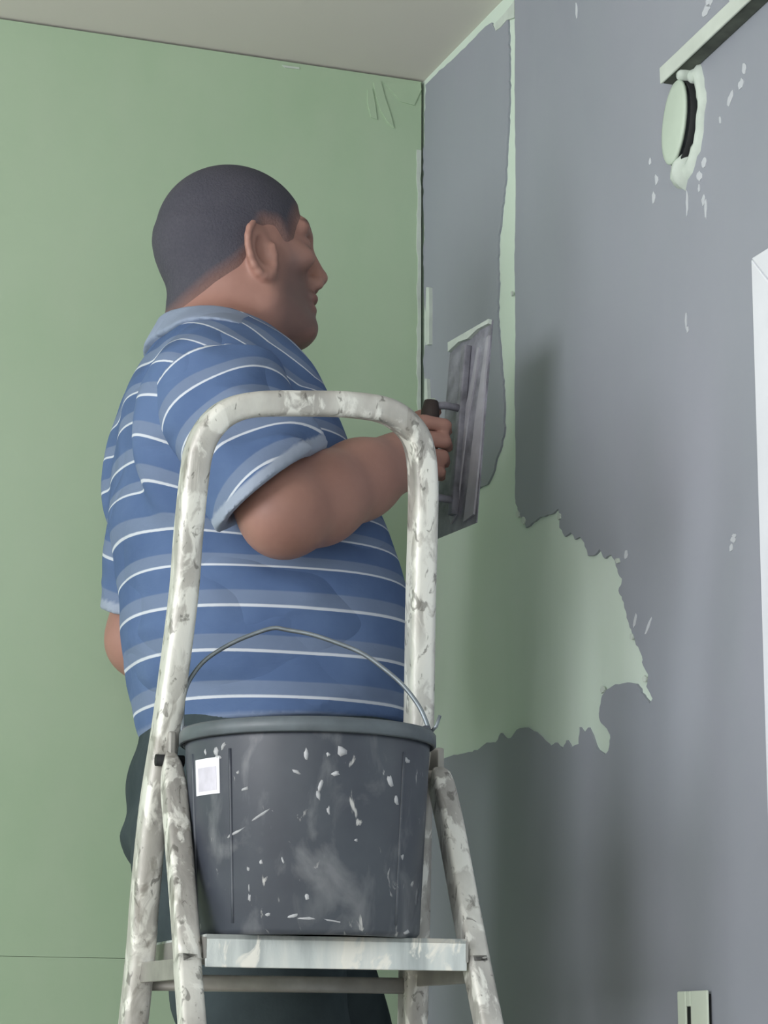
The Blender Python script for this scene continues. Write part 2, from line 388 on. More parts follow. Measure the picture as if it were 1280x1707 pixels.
# ------------------------------------------------------------------ window edge on the right wall
def wall_frame():
    a0, z1 = W(1279, 434); a1 = a0+0.95; z0 = 0.42; wf = 0.07; d = .022; o = struct(empty('window_1', R((a0+a1)/2, 0, z0)))
    inv = o.location
    def piece(name, quad, d0, d1, mat):
        v = [R(a, d1, z)-inv for a, z in quad]+[R(a, d0, z)-inv for a, z in quad]
        f = [(0,1,2,3),(7,6,5,4)]+[(i, (i+1) % 4, 4+(i+1) % 4, 4+i) for i in range(4)]
        x = fix(new_mesh(name, v, f, mat, o)); b = x.modifiers.new('bevel', 'BEVEL'); b.width = .002; b.segments = 2; return x
    A, B = (a0, a1), (z0, z1); e = .0006
    piece('frame_side', [(a0,z0+e),(a0+wf,z0+wf+e),(a0+wf,z1-wf-e),(a0,z1-e)], .0, d, M_WHITE)
    piece('frame_side', [(a1,z0+e),(a1-wf,z0+wf+e),(a1-wf,z1-wf-e),(a1,z1-e)], .0, d, M_WHITE)
    piece('frame_head', [(a0,z1),(a0+wf,z1-wf),(a1-wf,z1-wf),(a1,z1)], .0, d, M_WHITE)
    piece('frame_sill', [(a0,z0),(a0+wf,z0+wf),(a1-wf,z0+wf),(a1,z0)], .0, d, M_WHITE)
    piece('sash', [(a0+wf,z0+wf),(a0+wf+.05,z0+wf),(a0+wf+.05,z1-wf),(a0+wf,z1-wf)], .0, d*.6, M_WHITE)
    piece('pane', [(a0+wf,z0+wf),(a1-wf,z0+wf),(a1-wf,z1-wf),(a0+wf,z1-wf)], .0, .006, M_GLASSD)
wall_frame()

# ------------------------------------------------------------------ cable trunking, round junction box, socket plate
def wq(pts): return [W(*q) for q in pts]
def wbar(name, p0, p1, half, d0, d1, mat, parent, org):
    (a0, z0), (a1, z1) = p0, p1; t = Vector((a1-a0, z1-z0)); t.normalize(); n = Vector((-t.y, t.x))*half
    q = [(a0+n.x, z0+n.y), (a1+n.x, z1+n.y), (a1-n.x, z1-n.y), (a0-n.x, z0-n.y)]
    v = [R(a, d1, z)-org for a, z in q]+[R(a, d0, z)-org for a, z in q]
    f = [(0,1,2,3),(7,6,5,4)]+[(i, (i+1) % 4, 4+(i+1) % 4, 4+i) for i in range(4)]
    x = fix(new_mesh(name, v, f, mat, parent)); b = x.modifiers.new('bevel', 'BEVEL'); b.width = .0015; b.segments = 2; return x
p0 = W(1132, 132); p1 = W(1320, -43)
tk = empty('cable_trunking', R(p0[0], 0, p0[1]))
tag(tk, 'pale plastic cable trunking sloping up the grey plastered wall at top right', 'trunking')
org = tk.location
wbar('channel', p0, p1, .0100, .0036, .024, plain('shade_grey_channel', (84,90,82), .6, var=.2, scale=30), tk, org)  # dark grey stands in for the shade under the trunking
wbar('lid', p0, p1, .0112, .0245, .028, M_TRUNK, tk, org)
q0 = W(1240, 20); q1 = (q0[0], q0[1]+.16)
wbar('branch_channel', q0, q1, .008, .0036, .0155, M_TRUNK, tk, org)
def jbox():
    a, z = W(1144, 207); r = .053
    o = empty('junction_box', R(a, 0, z)); tag(o, 'round pale green junction box cover set in lumpy plaster below the trunking', 'junction box')
    def ring(name, prof, mat, n=40, jit=0.0, seed=1, ca=0, cz=0):
        rnd = random.Random(seed); vs = []; fs = []; k = len(prof)
        for i in range(n):
            t = 2*math.pi*i/n; j = 1+rnd.uniform(-jit, jit)
            for rr, d in prof: vs.append(R(a+ca+rr*j*(.66*math.cos(t)+.20*math.sin(t)), d, z+cz+rr*j*math.sin(t)*1.08)-o.location)
        for i in range(n):
            for q in range(k-1): fs.append((i*k+q, ((i+1) % n)*k+q, ((i+1) % n)*k+q+1, i*k+q+1))
        return fix(new_mesh(name, vs, fs, mat, o, True))
    ring('plaster_collar', [(.049,.003),(.050,.009),(.058,.011),(.066,.008),(.070,.0034)], M_PLASB, jit=.07, ca=.012, cz=-.006)
    ring('box_rim', [(.046,.0035),(.046,.013),(.049,.013),(.050,.0035)], M_DARK, ca=.0045, cz=-.003)
    ring('cover', [(.0005,.020),(.040,.020),(.047,.019),(.0485,.0175),(.0485,.015),(.0005,.015)], plain('pale_green_cover', (180,194,180), .5, var=.03), jit=.0)
    ring('cable_gland', [(.0005,.022),(.010,.021),(.013,.014),(.014,.004)], M_PLASB, n=10, jit=.15, ca=.022, cz=.062)
    ring('plaster_lump', [(.0005,.020),(.012,.018),(.020,.010),(.024,.0034)], M_PLASB, n=12, jit=.22, ca=-.004, cz=-.064)
jbox()
def socket():
    a, z = W(1142, 1653); a1 = W(1192, 1641)[0]; w = a1-a; h = .105
    o = empty('wall_socket', R(a+w/2, 0, z-h)); tag(o, 'pale plate with a dark slot low on the grey plastered wall', 'socket')
    org = o.location; zt = z; sa = a+w*.36
    def pl(name, q, d0, d1, mat, bev=.0015):
        v = [R(x, d1, y)-org for x, y in q]+[R(x, d0, y)-org for x, y in q]; f = [(0,1,2,3),(7,6,5,4)]+[(i, (i+1) % 4, 4+(i+1) % 4, 4+i) for i in range(4)]
        x = fix(new_mesh(name, v, f, mat, o)); b = x.modifiers.new('bevel', 'BEVEL'); b.width = bev; b.segments = 2
    s = .006
    pl('back_box', [(a+.004,zt-h+.004),(a+w-.004,zt-h+.004),(a+w-.004,zt-.004),(a+.004,zt-.004)], .0036, .008, M_DARK, .0005)
    M_P = plain('pale_green_plate', (206,216,202), .5, var=.03)
    pl('plate', [(a,zt-h),(sa-s,zt-h),(sa-s,zt),(a,zt)], .008, .011, M_P)
    pl('plate', [(sa+s,zt-h),(a+w,zt-h),(a+w,zt),(sa+s,zt)], .008, .011, M_P)
    pl('plate_bridge', [(sa-s,zt-.018),(sa+s,zt-.018),(sa+s,zt),(sa-s,zt)], .008, .011, M_P)
    pl('plate_bridge', [(sa-s,zt-h),(sa+s,zt-h),(sa+s,zt-h+.03),(sa-s,zt-h+.03)], .008, .011, M_P)
socket()

# ------------------------------------------------------------------ step ladder
YAW = math.radians(18); LW = Vector((math.cos(YAW), math.sin(YAW), 0)); LV = Vector((math.sin(YAW), -math.cos(YAW), 0))
KR, KF = 0.22, 0.50
HY = 2.72
HC = P(505, 1274, HY)                                # hinge centre
rd = (Z+LV*KR).normalized(); rn = LW.cross(rd).normalized()      # rear frame plane
if rn.y > 0: rn = -rn
fd = (LV*KF-Z).normalized(); fn = LW.cross(fd).normalized()
if fn.y > 0: fn = -fn
FO = HC+LV*0.024
lad = empty('step_ladder', Vector((HC.x, HC.y, 0))); LO = lad.location.copy()
tag(lad, 'paint-spattered aluminium step ladder with a tall rounded hand hoop, bucket on its top step', 'ladder')
hp = [(222,1707),(241,1500),(256,1350),(279,1200),(305,1000),(313,900),(322,810),(331,752),(350,713),(382,686),(431,674),(529,673),(595,676),(648,687),(684,715),(700,752),(705,812),(704,890),(701,1000),(698,1200),(694,1400),(691,1552),(688,1690)]
path = [on_plane(x, y, HC, rn) for x, y in hp]
def to_floor(p, d):                                   # continue a stile straight down to the floor
    return p+d*((0.012-p.z)/d.z)
dl = (path[0]-path[3]).normalized(); dr = (path[-1]-path[-4]).normalized()
FLl = to_floor(path[0], dl); FLr = to_floor(path[-1], dr)
path = [FLl]+path+[FLr]
print('HINGE', HC, [round(p.z, 3) for p in path])
hoop = sweep('hoop_rail', smooth_path(path, 7), rrect(.0145, .0195, .008), rn, M_ALU, lad, True, LO)
def stile(name, px):
    pts = [on_plane(x, y, FO, fn) for x, y in px]; d = (pts[-1]-pts[0]).normalized(); pts.append(to_floor(pts[-1], d)); return pts
fl = stile('l', [(283,1256),(289,1310),(296,1389),(305,1498),(313,1607),(320,1706)])
fr_ = stile('r', [(727,1282),(736,1312),(753,1389),(773,1498),(794,1607),(814,1706)])
for k, pts in enumerate((fl, fr_)):
    sp = smooth_path(pts, 4)
    o = sweep('front_stile', sp, rrect(.0128, .0145, .005), fn, M_ALU, lad, True, LO)
    # taper of the pressed top end
    prof_n = len(rrect(.0128, .0145, .005))
    for i, v in enumerate(o.data.vertices):
        r = i//prof_n
        if r < 5:
            s = (.35, .58, .78, .9, .97)[r]; c = sp[r]-LO; v.co = c+(v.co-c)*s
    foot = pts[-1]
    box('foot_cap', foot-LO+Z*.008, LW*.017, LV*.018, Z*.02, M_DARK, lad, .003)
for p in (FLl, FLr): box('foot_cap', p-LO+Z*.008, LW*.016, LV*.021, Z*.02, M_DARK, lad, .003)
# bucket placement and platform
BV = 0.075
BC = on_plane(513, 1226, HC+LV*BV, Vector((0, -1, 0)))      # rim centre
axis_d = (BC-CAM).dot(Fw)
BR = 214/F*axis_d
pf = on_plane(513, 1557, BC-Vector((0, BR*.86, 0)), Vector((0, -1, 0)))
PZ = pf.z
print('rim', BC, BR, 'platform z', PZ)
def at_z(pts, z):
    for i in range(len(pts)-1):
        if (pts[i].z-z)*(pts[i+1].z-z) <= 0 and pts[i].z != pts[i+1].z:
            t = (z-pts[i].z)/(pts[i+1].z-pts[i].z); return pts[i]+(pts[i+1]-pts[i])*t
def tread(name, z, th, front_only=False, depth=None):
    """a folded metal step between the front stiles"""
    a = at_z(fl, z-th/2); b = at_z(fr_, z-th/2); w = (b-a); wd = w.normalized(); half = w.length/2-.0155
    mid = (a+b)/2; back = Vector((-wd.y, wd.x, 0)).normalized()
    if back.y < 0: back = -back
    return mid, wd, back, half
mid, wd_, back, half = tread('p', PZ, .034)
front_c = Vector((mid.x, mid.y, 0))-back*.018
dep = 0.235
plat = box('platform', Vector((front_c.x, front_c.y, PZ-.003))+back*dep/2-LO, wd_*half, back*dep/2, Z*.003, M_TREAD, lad, .001)
box('front_lip', Vector((front_c.x, front_c.y, PZ-.017))+back*.002-LO, wd_*half, back*.002, Z*.017, M_TREAD, plat, .001)
box('end_flange', Vector((front_c.x, front_c.y, PZ-.014))-wd_*half+back*dep/2-LO, wd_*.0015, back*dep/2, Z*.011, M_GREYAL, plat)
box('end_flange', Vector((front_c.x, front_c.y, PZ-.014))+wd_*half+back*dep/2-LO, wd_*.0015, back*dep/2, Z*.011, M_GREYAL, plat)
box('rear_lip', Vector((front_c.x, front_c.y, PZ-.012))+back*(dep-.002)-LO, wd_*half, back*.002, Z*.012, M_GREYAL, plat)
for s, st in ((-1, fl), (1, fr_)):
    e = Vector((front_c.x, front_c.y, PZ-.017))+wd_*half*s+back*.018
    tube('pivot_pin', [e-wd_*s*.004-LO, e+wd_*s*.012-LO], .0085, M_TREAD, lad, 12)
# cross bar that carries the back of the platform, from rear stile to rear stile
rl_z = PZ-.045
Lp = smooth_path(path[:12], 7); Rp = smooth_path(path[11:], 7)
ra = at_z(Lp, rl_z); rb = at_z(Rp, rl_z)
rear_bar = sweep('rear_cross_bar', [ra+(rb-ra)*.02-LO, rb-(rb-ra)*.02-LO], rrect(.011, .009, .004), Z, M_GREYAL, lad)
# locking bars from rear stile to front stile, on both sides
for (st, rr, s) in ((fl, Lp, -1), (fr_, Rp, 1)):
    z1 = PZ-.035; A = at_z(st, z1); B = at_z(rr, z1); u = (B-A)
    bar = box('locking_bar', (A+B)/2-LO-LW*.0*s, u*.46, LW*.003, Z*.011, M_GREYAL, lad, .001)
    tube('rivet', [A+u*.08-LW*.006-LO, A+u*.08+LW*.006-LO], .007, M_ALU, bar, 10)
# hinge brackets and bolts at the top of the front stiles
for (st, rr, s) in ((fl, Lp, -1), (fr_, Rp, 1)):
    A = st[0]; B = at_z(rr, A.z); u = B-A
    br = box('hinge_bracket', (A+B)/2-LO+Z*.004, (u*.5+u.normalized()*.008), LW*.004, Z*.02, M_GREYAL, lad, .002)
    tube('bolt', [A-LW*.016-LO-Z*.008, A+LW*.016-LO-Z*.008], .0065, M_ALU if s > 0 else M_DARK, br, 10)
# lower steps
zst = PZ-.23
while zst > .12:
    mid, wd_, back, half = tread('s', zst, .03)
    c = Vector((mid.x, mid.y, zst-.012))+back*.03
    st = box('step', c-LO, wd_*half, back*.045, Z*.012, M_TREAD, lad, .002); zst -= .23
zz = .13; ra = at_z(Lp, zz); rb = at_z(Rp, zz)

# ------------------------------------------------------------------ bucket
bk = empty('bucket', Vector((BC.x, BC.y, PZ))); tag(bk, 'black plaster-splashed bucket with white label standing on the ladder platform', 'bucket')
hb = BC.z-PZ; rb0 = BR*.865; ri = BR*.955
prof = [(0.0005, .006), (rb0-.012, .006), (rb0-.004, .010), (ri-.004, hb-.004), (ri-.004, hb), (ri, hb), (ri-(ri-rb0)*.08, hb-.020), (rb0+.001, .006), (rb0-.004, 0), (rb0-.012, .0), (rb0-.014, .003), (.0005, .003)]
body = lathe('bucket_body', prof, (0, 0, 0), M_BUCKET, bk, 72)
M_RIM = plain('worn_bucket_rim', (86,94,100), .4, spec=.4, var=.12, scale=20)
lathe('rim', [(ri-.005, hb+.001), (ri-.003, hb+.004), (BR-.003, hb+.003), (BR, hb-.001), (BR, hb-.012), (BR-.003, hb-.014), (BR-.004, hb-.004), (ri-.001, hb-.004)], (0, 0, 0), M_RIM, bk, 72, closed=True)
def on_bucket(ang, z, d=0.0):                        # point on the outer wall; ang 0 faces the camera (-Y), + to the right
    r = rb0+(ri-rb0)*(z/hb)+d; return Vector((r*math.sin(ang), -r*math.cos(ang), z))
for ang in (math.radians(-36), math.radians(-66), math.radians(52)):   # moulded ribs
    pts = [on_bucket(ang, .012+(hb-.04)*k/8, .0) for k in range(9)]
    sweep('moulded_rib', pts, circle_prof(.002, 6), Vector((math.cos(ang), math.sin(ang), 0)), M_BUCKET, bk)
def patch(name, a0, a1, z0, z1, d, mat, parent, n=6):
    vs = []; fs = []
    for i in range(n+1):
        a = a0+(a1-a0)*i/n
        for (z, dd) in ((z0, 0), (z1, 0), (z1, d), (z0, d)): vs.append(on_bucket(a, z, dd))
    for i in range(n):
        for j in range(4): fs.append((i*4+j, i*4+(j+1) % 4, (i+1)*4+(j+1) % 4, (i+1)*4+j))
    fs += [(0,1,2,3), tuple(n*4+j for j in range(4))]
    return fix(new_mesh(name, vs, fs, mat, parent))
def bz(py): return hb*(1557-py)/(1557-1204)
def ba(px, py):
    z = bz(py); r = (rb0+(ri-rb0)*z/hb); return math.asin(max(-1, min(1, ((px-513)/214*BR)/r)))
lab = patch('label_sticker', ba(337, 1290), ba(378, 1290), bz(1322), bz(1261), .0012, M_LABEL, bk)
patch('print', ba(342, 1290), ba(373, 1290), bz(1316), bz(1276), .0016, M_PRINT, lab)
def splash(px, py, w, h, ang=0.0):
    rnd = random.Random(int(px*3+py)); pts = []; a0 = ba(px, py); z0 = bz(py); sc = BR/214
    for k in range(9):
        t = 2*math.pi*k/9; r = rnd.uniform(.55, 1.2); x = w*r*math.cos(t); y = h*r*math.sin(t)
        x, y = x*math.cos(ang)-y*math.sin(ang), x*math.sin(ang)+y*math.cos(ang)
        pts.append((a0+x*sc/(BR*.9*max(.35, math.cos(a0))), z0+y*sc))
    vs = [on_bucket(a, z, .0002) for a, z in pts]+[on_bucket(a, z, -.001) for a, z in pts]+[on_bucket(a0, z0, .0016)]
    fs = [(i, (i+1) % 9, 18) for i in range(9)]+[(i, (i+1) % 9, 9+(i+1) % 9, 9+i) for i in range(9)]
    fix(new_mesh('plaster_splash', vs, fs, M_SPLASH, bk, True))
for s in ((370,1252,5,9,.3),(374,1262,6,5,.4),(383,1244,3,7,-.6),(352,1250,2,5,0),(457,1222,5,3,0),(517,1262,4,9,.1),(552,1262,3,4,0),(574,1256,8,9,.2),(502,1292,8,3,-.4),(564,1294,7,4,.3),
          (540,1315,4,13,-.3),(537,1330,4,9,.2),(677,1262,5,6,.3),(553,1355,3,8,0),(445,1362,20,2.5,.55),(405,1390,18,3,.5),(430,1498,3,9,0),(429,1482,2,9,0),(427,1450,3,4,0),(448,1440,4,5,0),
          (521,1497,5,6,0),(520,1532,34,3,.02),(560,1535,26,2.5,-.15),(498,1528,14,4,.2),(460,1526,7,4,.2),(596,1402,4,3,0),(670,1424,3,6,0),(678,1548,5,5,0),(488,1210,5,3,0),(408,1290,3,3,0),(660,1330,4,8,.4),(650,1300,4,12,.3),(420,1318,6,4,.2),(482,1436,2,8,.3)):
    splash(*s)
# bail handle: galvanised wire between two ears, leaning back
ear_z = BC.z-.010
eL = BC+Vector((-1, 0, 0))*(BR+.001)-Z*.012; eR = BC+Vector((1, 0, 0))*(BR+.001)-Z*.012
hpx = [(304,1232),(304,1180),(309,1150),(322,1124),(345,1098),(385,1073),(425,1056),(456,1047),(478,1050),(520,1058),(565,1073),(605,1090),(640,1115),(672,1143),(698,1177),(712,1208),(718,1232)]
oB = bk.location
hn = Vector((0, -1, 0.16)).normalized()
hpts = [on_plane(x, y, BC+Vector((0, 0, -.012)), hn)-oB for x, y in hpx]
tube('bail_handle', smooth_path(hpts, 5), .0026, M_WIRE, bk, 8)
for e, s in ((hpts[0], -1), (hpts[-1], 1)):
    box('handle_ear', e+Vector((-s*.005, 0, .002)), Vector((.005, 0, 0)), Vector((0, .012, 0)), Vector((0, 0, .012)), M_BUCKET, bk, .003)
e = hpts[-1]
tube('bent_wire_end', [e+Vector((0, 0, .008)), e+Vector((.006, -.002, .014)), e+Vector((.010, -.002, .026))], .0022, M_WIRE, bk, 6)

# ------------------------------------------------------------------ person: implicit surface meshing
def surface_nets(Fv, xs, ys, zs):
    ins = Fv < 0
    nx, ny, nz = Fv.shape
    cnt = np.zeros((nx-1, ny-1, nz-1), np.int8)
    offs = [(i, j, k) for i in (0, 1) for j in (0, 1) for k in (0, 1)]
    for (i, j, k) in offs: cnt += ins[i:nx-1+i, j:ny-1+j, k:nz-1+k]
    act = (cnt > 0) & (cnt < 8)
    I, J, K = np.nonzero(act); n = len(I)
    idx = np.full(act.shape, -1, np.int64); idx[I, J, K] = np.arange(n)
    cv = {o: Fv[I+o[0], J+o[1], K+o[2]] for o in offs}
    acc = np.zeros((n, 3)); c = np.zeros(n)
    ax = (xs, ys, zs); base = (I, J, K)
    for a in offs:
        for d in range(3):
            if a[d]: continue
            b = list(a); b[d] = 1; b = tuple(b)
            fa, fb = cv[a], cv[b]; m_ = (fa < 0) != (fb < 0)
            den = np.where(m_, fa-fb, 1.0); t = np.where(m_, fa/den, 0)
            for e in range(3):
                lo = ax[e][base[e]+a[e]]
                p = lo if e != d else lo+t*(ax[e][base[e]+1]-ax[e][base[e]])
                acc[:, e] += np.where(m_, p, 0)
            c += m_
    V = acc/c[:, None]
    faces = []
    def quads(d):
        e, f = [q for q in range(3) if q != d]
        sl0 = [slice(None)]*3; sl1 = [slice(None)]*3
        sl0[d] = slice(0, -1); sl1[d] = slice(1, None)
        s0 = ins[tuple(sl0)]; s1 = ins[tuple(sl1)]
        ch = np.argwhere(s0 != s1)
        ok = (ch[:, e] > 0) & (ch[:, f] > 0) & (ch[:, e] < Fv.shape[e]-1) & (ch[:, f] < Fv.shape[f]-1)
        ch = ch[ok]; flip = s0[tuple(ch.T)]
        def cell(de, df):
            q = ch.copy(); q[:, e] += de; q[:, f] += df; return idx[q[:, 0], q[:, 1], q[:, 2]]
        q = np.stack([cell(-1, -1), cell(0, -1), cell(0, 0), cell(-1, 0)], 1)
        if d == 1: flip = ~flip
        q[~flip] = q[~flip][:, ::-1]
        return q
    return V, np.concatenate([quads(0), quads(1), quads(2)])
def smin(a, b, k):
    if k <= 0: return np.minimum(a, b)
    h = np.clip(0.5+0.5*(b-a)/k, 0, 1); return b+(a-b)*h-k*h*(1-h)
class Field:
    def __init__(s, xs, ys, zs):
        s.xs, s.ys, s.zs = [np.asarray(v, np.float32) for v in (xs, ys, zs)]
        s.F = np.full((len(xs), len(ys), len(zs)), 0.25, np.float32)
    def sl(s, lo, hi):
        r = []
        for ax, a, b in zip((s.xs, s.ys, s.zs), lo, hi):
            r.append(slice(max(0, np.searchsorted(ax, a)-1), min(len(ax), np.searchsorted(ax, b)+2)))
        return tuple(r)
    def sub(s, r): return s.xs[r[0]][:, None, None], s.ys[r[1]][None, :, None], s.zs[r[2]][None, None, :]
    def op(s, fn, lo, hi, k=.01, mode='u', pad=.05):
        lo = [v-pad for v in lo]; hi = [v+pad for v in hi]; r = s.sl(lo, hi)
        if any(q.stop <= q.start for q in r): return
        d = fn(*s.sub(r)); f = s.F[r]
        if mode == 'u': s.F[r] = smin(f, d, k)
        elif mode == 's': s.F[r] = -smin(-f, d, k)
        elif mode == 'i': s.F[r] = -smin(-f, -d, k)
    def cone(s, a, b, ra, rb, k=.01, mode='u'):
        a = np.array(a, float); b = np.array(b, float); ab = b-a; L2 = max(1e-9, ab@ab)
        def fn(x, y, z):
            t = np.clip(((x-a[0])*ab[0]+(y-a[1])*ab[1]+(z-a[2])*ab[2])/L2, 0, 1)
            return np.sqrt((x-a[0]-t*ab[0])**2+(y-a[1]-t*ab[1])**2+(z-a[2]-t*ab[2])**2)-(ra+t*(rb-ra))
        r = max(ra, rb); s.op(fn, np.minimum(a, b)-r, np.maximum(a, b)+r, k, mode)
    def chain(s, pts, rs, k=.01, mode='u'):
        for i in range(len(pts)-1): s.cone(pts[i], pts[i+1], rs[i], rs[i+1], k, mode)
    def ell(s, c, r, k=.01, mode='u', rot=None):
        c = np.array(c, float); r = np.array(r, float); Rm = np.array(rot) if rot is not None else np.eye(3)
        def fn(x, y, z):
            dx, dy, dz = x-c[0], y-c[1], z-c[2]
            q = [(Rm[0, i]*dx+Rm[1, i]*dy+Rm[2, i]*dz) for i in range(3)]
            k0 = np.sqrt(sum((q[i]/r[i])**2 for i in range(3)))+1e-6; k1 = np.sqrt(sum((q[i]/r[i]**2)**2 for i in range(3)))+1e-6
            return k0*(k0-1)/k1
        m_ = max(r); s.op(fn, c-m_, c+m_, k, mode)
    def loft(s, zl, xb, xf, w, k=.01, p=2.2, egg=0.0, mode='u', extra=None):
        """stack of rounded sections: back, front and half width for each height"""
        o = np.argsort(zl); zl = np.array(zl, float)[o]; xb = np.array(xb, float)[o]; xf = np.array(xf, float)[o]; w = np.array(w, float)[o]
        zz = np.linspace(zl[0], zl[-1], 200); ker = np.exp(-np.linspace(-2, 2, 13)**2); ker /= ker.sum()
        def sm(v): v = np.interp(zz, zl, v); return np.convolve(np.pad(v, 6, mode='edge'), ker, 'valid')
        xb_, xf_, w_ = sm(xb), sm(xf), sm(w)
        def fn(x, y, z):
            b = np.interp(z, zz, xb_); f = np.interp(z, zz, xf_); ww = np.interp(z, zz, w_)
            c = (b+f)/2; a = (f-b)/2; t = (x-c)/a
            yw = ww*(1-egg*np.clip(t, 0, 1.2)**2) if egg else ww
            d = ((np.abs(t)**p+np.abs(y/yw)**p)**(1/p)-1)*np.minimum(a, ww)
            if extra is not None: d = d+extra(x, y, z)
            return np.maximum(d, np.maximum(zl[0]-z, z-zl[-1]))
        s.op(fn, (min(xb), -max(w), zl[0]), (max(xf), max(w), zl[-1]), k, mode)
    def plane(s, pt, n, mode='i', k=.004):
        pt = np.array(pt, float); n = np.array(n, float); n = n/np.linalg.norm(n)
        fn = lambda x, y, z: (x-pt[0])*n[0]+(y-pt[1])*n[1]+(z-pt[2])*n[2]+0*x*y*z
        s.op(fn, (-9, -9, -9), (9, 9, 9), k, mode)
    def mesh(s, name, mat, parent=None, attrs=None, iters=1):
        V, Q = surface_nets(s.F.astype(np.float64), s.xs.astype(float), s.ys.astype(float), s.zs.astype(float))
        me = bpy.data.meshes.new(name); me.vertices.add(len(V)); me.vertices.foreach_set('co', V.astype(np.float32).ravel())
        me.loops.add(len(Q)*4); me.loops.foreach_set('vertex_index', Q.astype(np.int32).ravel())
        me.polygons.add(len(Q)); me.polygons.foreach_set('loop_start', np.arange(0, len(Q)*4, 4, dtype=np.int32))
        me.polygons.foreach_set('loop_total', np.full(len(Q), 4, np.int32)); me.update(calc_edges=True); me.validate()
        me.polygons.foreach_set('use_smooth', np.ones(len(me.polygons), bool))
        if attrs:
            for k_, fn in attrs.items():
                a = me.attributes.new(k_, 'FLOAT', 'POINT'); a.data.foreach_set('value', fn(V).astype(np.float32))
        me.materials.append(mat); o = bpy.data.objects.new(name, me); COL.objects.link(o)
        if parent: o.parent = parent
        if iters:
            md = o.modifiers.new('smooth', 'SMOOTH'); md.factor = .5; md.iterations = iters
        return o
def axis(*segs):            # (start, stop, step) pieces
    v = []
    for a, b, st in segs: v += list(np.arange(a, b-1e-9, st))
    return np.array(v+[segs[-1][1]])
def poly_sd(poly, x, z):    # signed distance to a 2-D polygon (negative inside)
    d = np.full(np.broadcast(x, z).shape, 1e9); sgn = np.ones(d.shape); n = len(poly)
    for i in range(n):
        ax_, az = poly[i]; bx_, bz_ = poly[i-1]; ex, ez = bx_-ax_, bz_-az; wx, wz = x-ax_, z-az
        t = np.clip((wx*ex+wz*ez)/(ex*ex+ez*ez+1e-12), 0, 1); d = np.minimum(d, (wx-ex*t)**2+(wz-ez*t)**2)
        c1 = z >= az; c2 = z < bz_; c3 = ex*wz > ez*wx
        flip = (c1 & c2 & c3) | (~c1 & ~c2 & ~c3); sgn = np.where(flip, -sgn, sgn)
    return sgn*np.sqrt(d)

PYAW = math.radians(18); MY = 3.10
mp = P(425, 1000, MY); M0 = Vector((mp.x, mp.y, 0))
FX = Vector((math.cos(PYAW), math.sin(PYAW), 0)); LY = Vector((-math.sin(PYAW), math.cos(PYAW), 0))
def PL(px, py, ly=0.0):     # pixel -> person's own axes (forward, left, up) on the plane at distance ly to their left
    p = on_plane(px, py, M0+LY*ly, LY)-M0; return np.array((p.dot(FX), ly, p.z))
def pz(py, px=400): return PL(px, py)[2]

def head_field(Fd, ear=True):
    lv = [(360,320,460,.050),(378,285,490,.066),(395,268,506,.0755),(415,264,507,.078),(440,268,511,.076),
          (465,277,514,.073),(490,288,516,.070),(515,304,516,.066),(538,340,514,.060),(556,380,511,.052),(568,420,503,.042),(578,446,488,.028)]
    zl = [PL(420, l[0])[2] for l in lv]; xb = [PL(l[1], l[0])[0] for l in lv]; xf = [PL(l[2], l[0])[0] for l in lv]; w = [l[3] for l in lv]
    Fd.loft(zl, xb, xf, w, 0.0, 2.15, .30)
    pt = lambda x, y, ly=0.0: PL(x, y)*np.array((1, 0, 1))+np.array((0, ly, 0))
    Fd.ell(pt(386, 396), (.100, .0775, .0955), .012)
    # brow, cheek bones, nose, lips, chin
    for s in (-1, 1):
        Fd.cone(pt(503, 396, s*.008), pt(488, 393, s*.042), .012, .011, .016)
        Fd.ell(pt(478, 446, s*.046), (.026, .017, .018), .02)
        Fd.cone(pt(432, 520, s*.056), pt(500, 556, s*.018), .016, .016, .025)
        Fd.ell(pt(511, 417, s*.031), (.014, .017, .010), .008, 's')
        Fd.ell(pt(489, 419, s*.031), (.015, .0150, .0115), .003)
        Fd.ell(pt(521, 478, s*.013), (.012, .008, .009), .008)
    Fd.cone(pt(507, 412), pt(530, 462), .0085, .0115, .012)
    Fd.ell(pt(532, 464), (.011, .011, .009), .006)
    Fd.ell(pt(514, 502), (.012, .024, .0075), .010); Fd.ell(pt(511, 521), (.012, .022, .0085), .010)
    Fd.ell(pt(522, 512.5), (.008, .020, .0013), .003, 's')
    Fd.ell(pt(503, 549), (.017, .022, .015), .015)
    if ear:
        for s in (-1, 1):
            c = PL(431, 417, -.079); c[1] = s*abs(c[1]); tilt = .30
            if s > 0: c[0] = PL(431, 417, -.079)[0]
            ct, st = math.cos(tilt), math.sin(tilt); cy, sy = math.cos(s*.42), math.sin(s*.42)
            R1 = np.array([[ct, 0, st], [0, 1, 0], [-st, 0, ct]]); R2 = np.array([[cy, sy, 0], [-sy, cy, 0], [0, 0, 1]]); RR = R2 @ R1.T
            Fd.ell(c, (.022, .0075, .038), .006, rot=RR)
            # helix: chain along an ellipse
            hp_ = []
            for k in range(13):
                t = math.radians(-40+k*22); q = np.array((-.021*math.sin(t)*-1 if False else -.0215*math.sin(t+.9), s*.006, .037*math.cos(t+.9))); hp_.append(c+RR@q)
            Fd.chain(hp_, [.0042]*len(hp_), .004)
            Fd.ell(c+RR@np.array((.003, s*.010, -.001)), (.0125, .0125, .022), .004, 's', rot=RR)
            Fd.ell(c+RR@np.array((.006, s*.002, -.034)), (.011, .006, .011), .006, rot=RR)
            Fd.ell(c+RR@np.array((.016, s*.002, -.006)), (.005, .006, .008), .005, rot=RR)

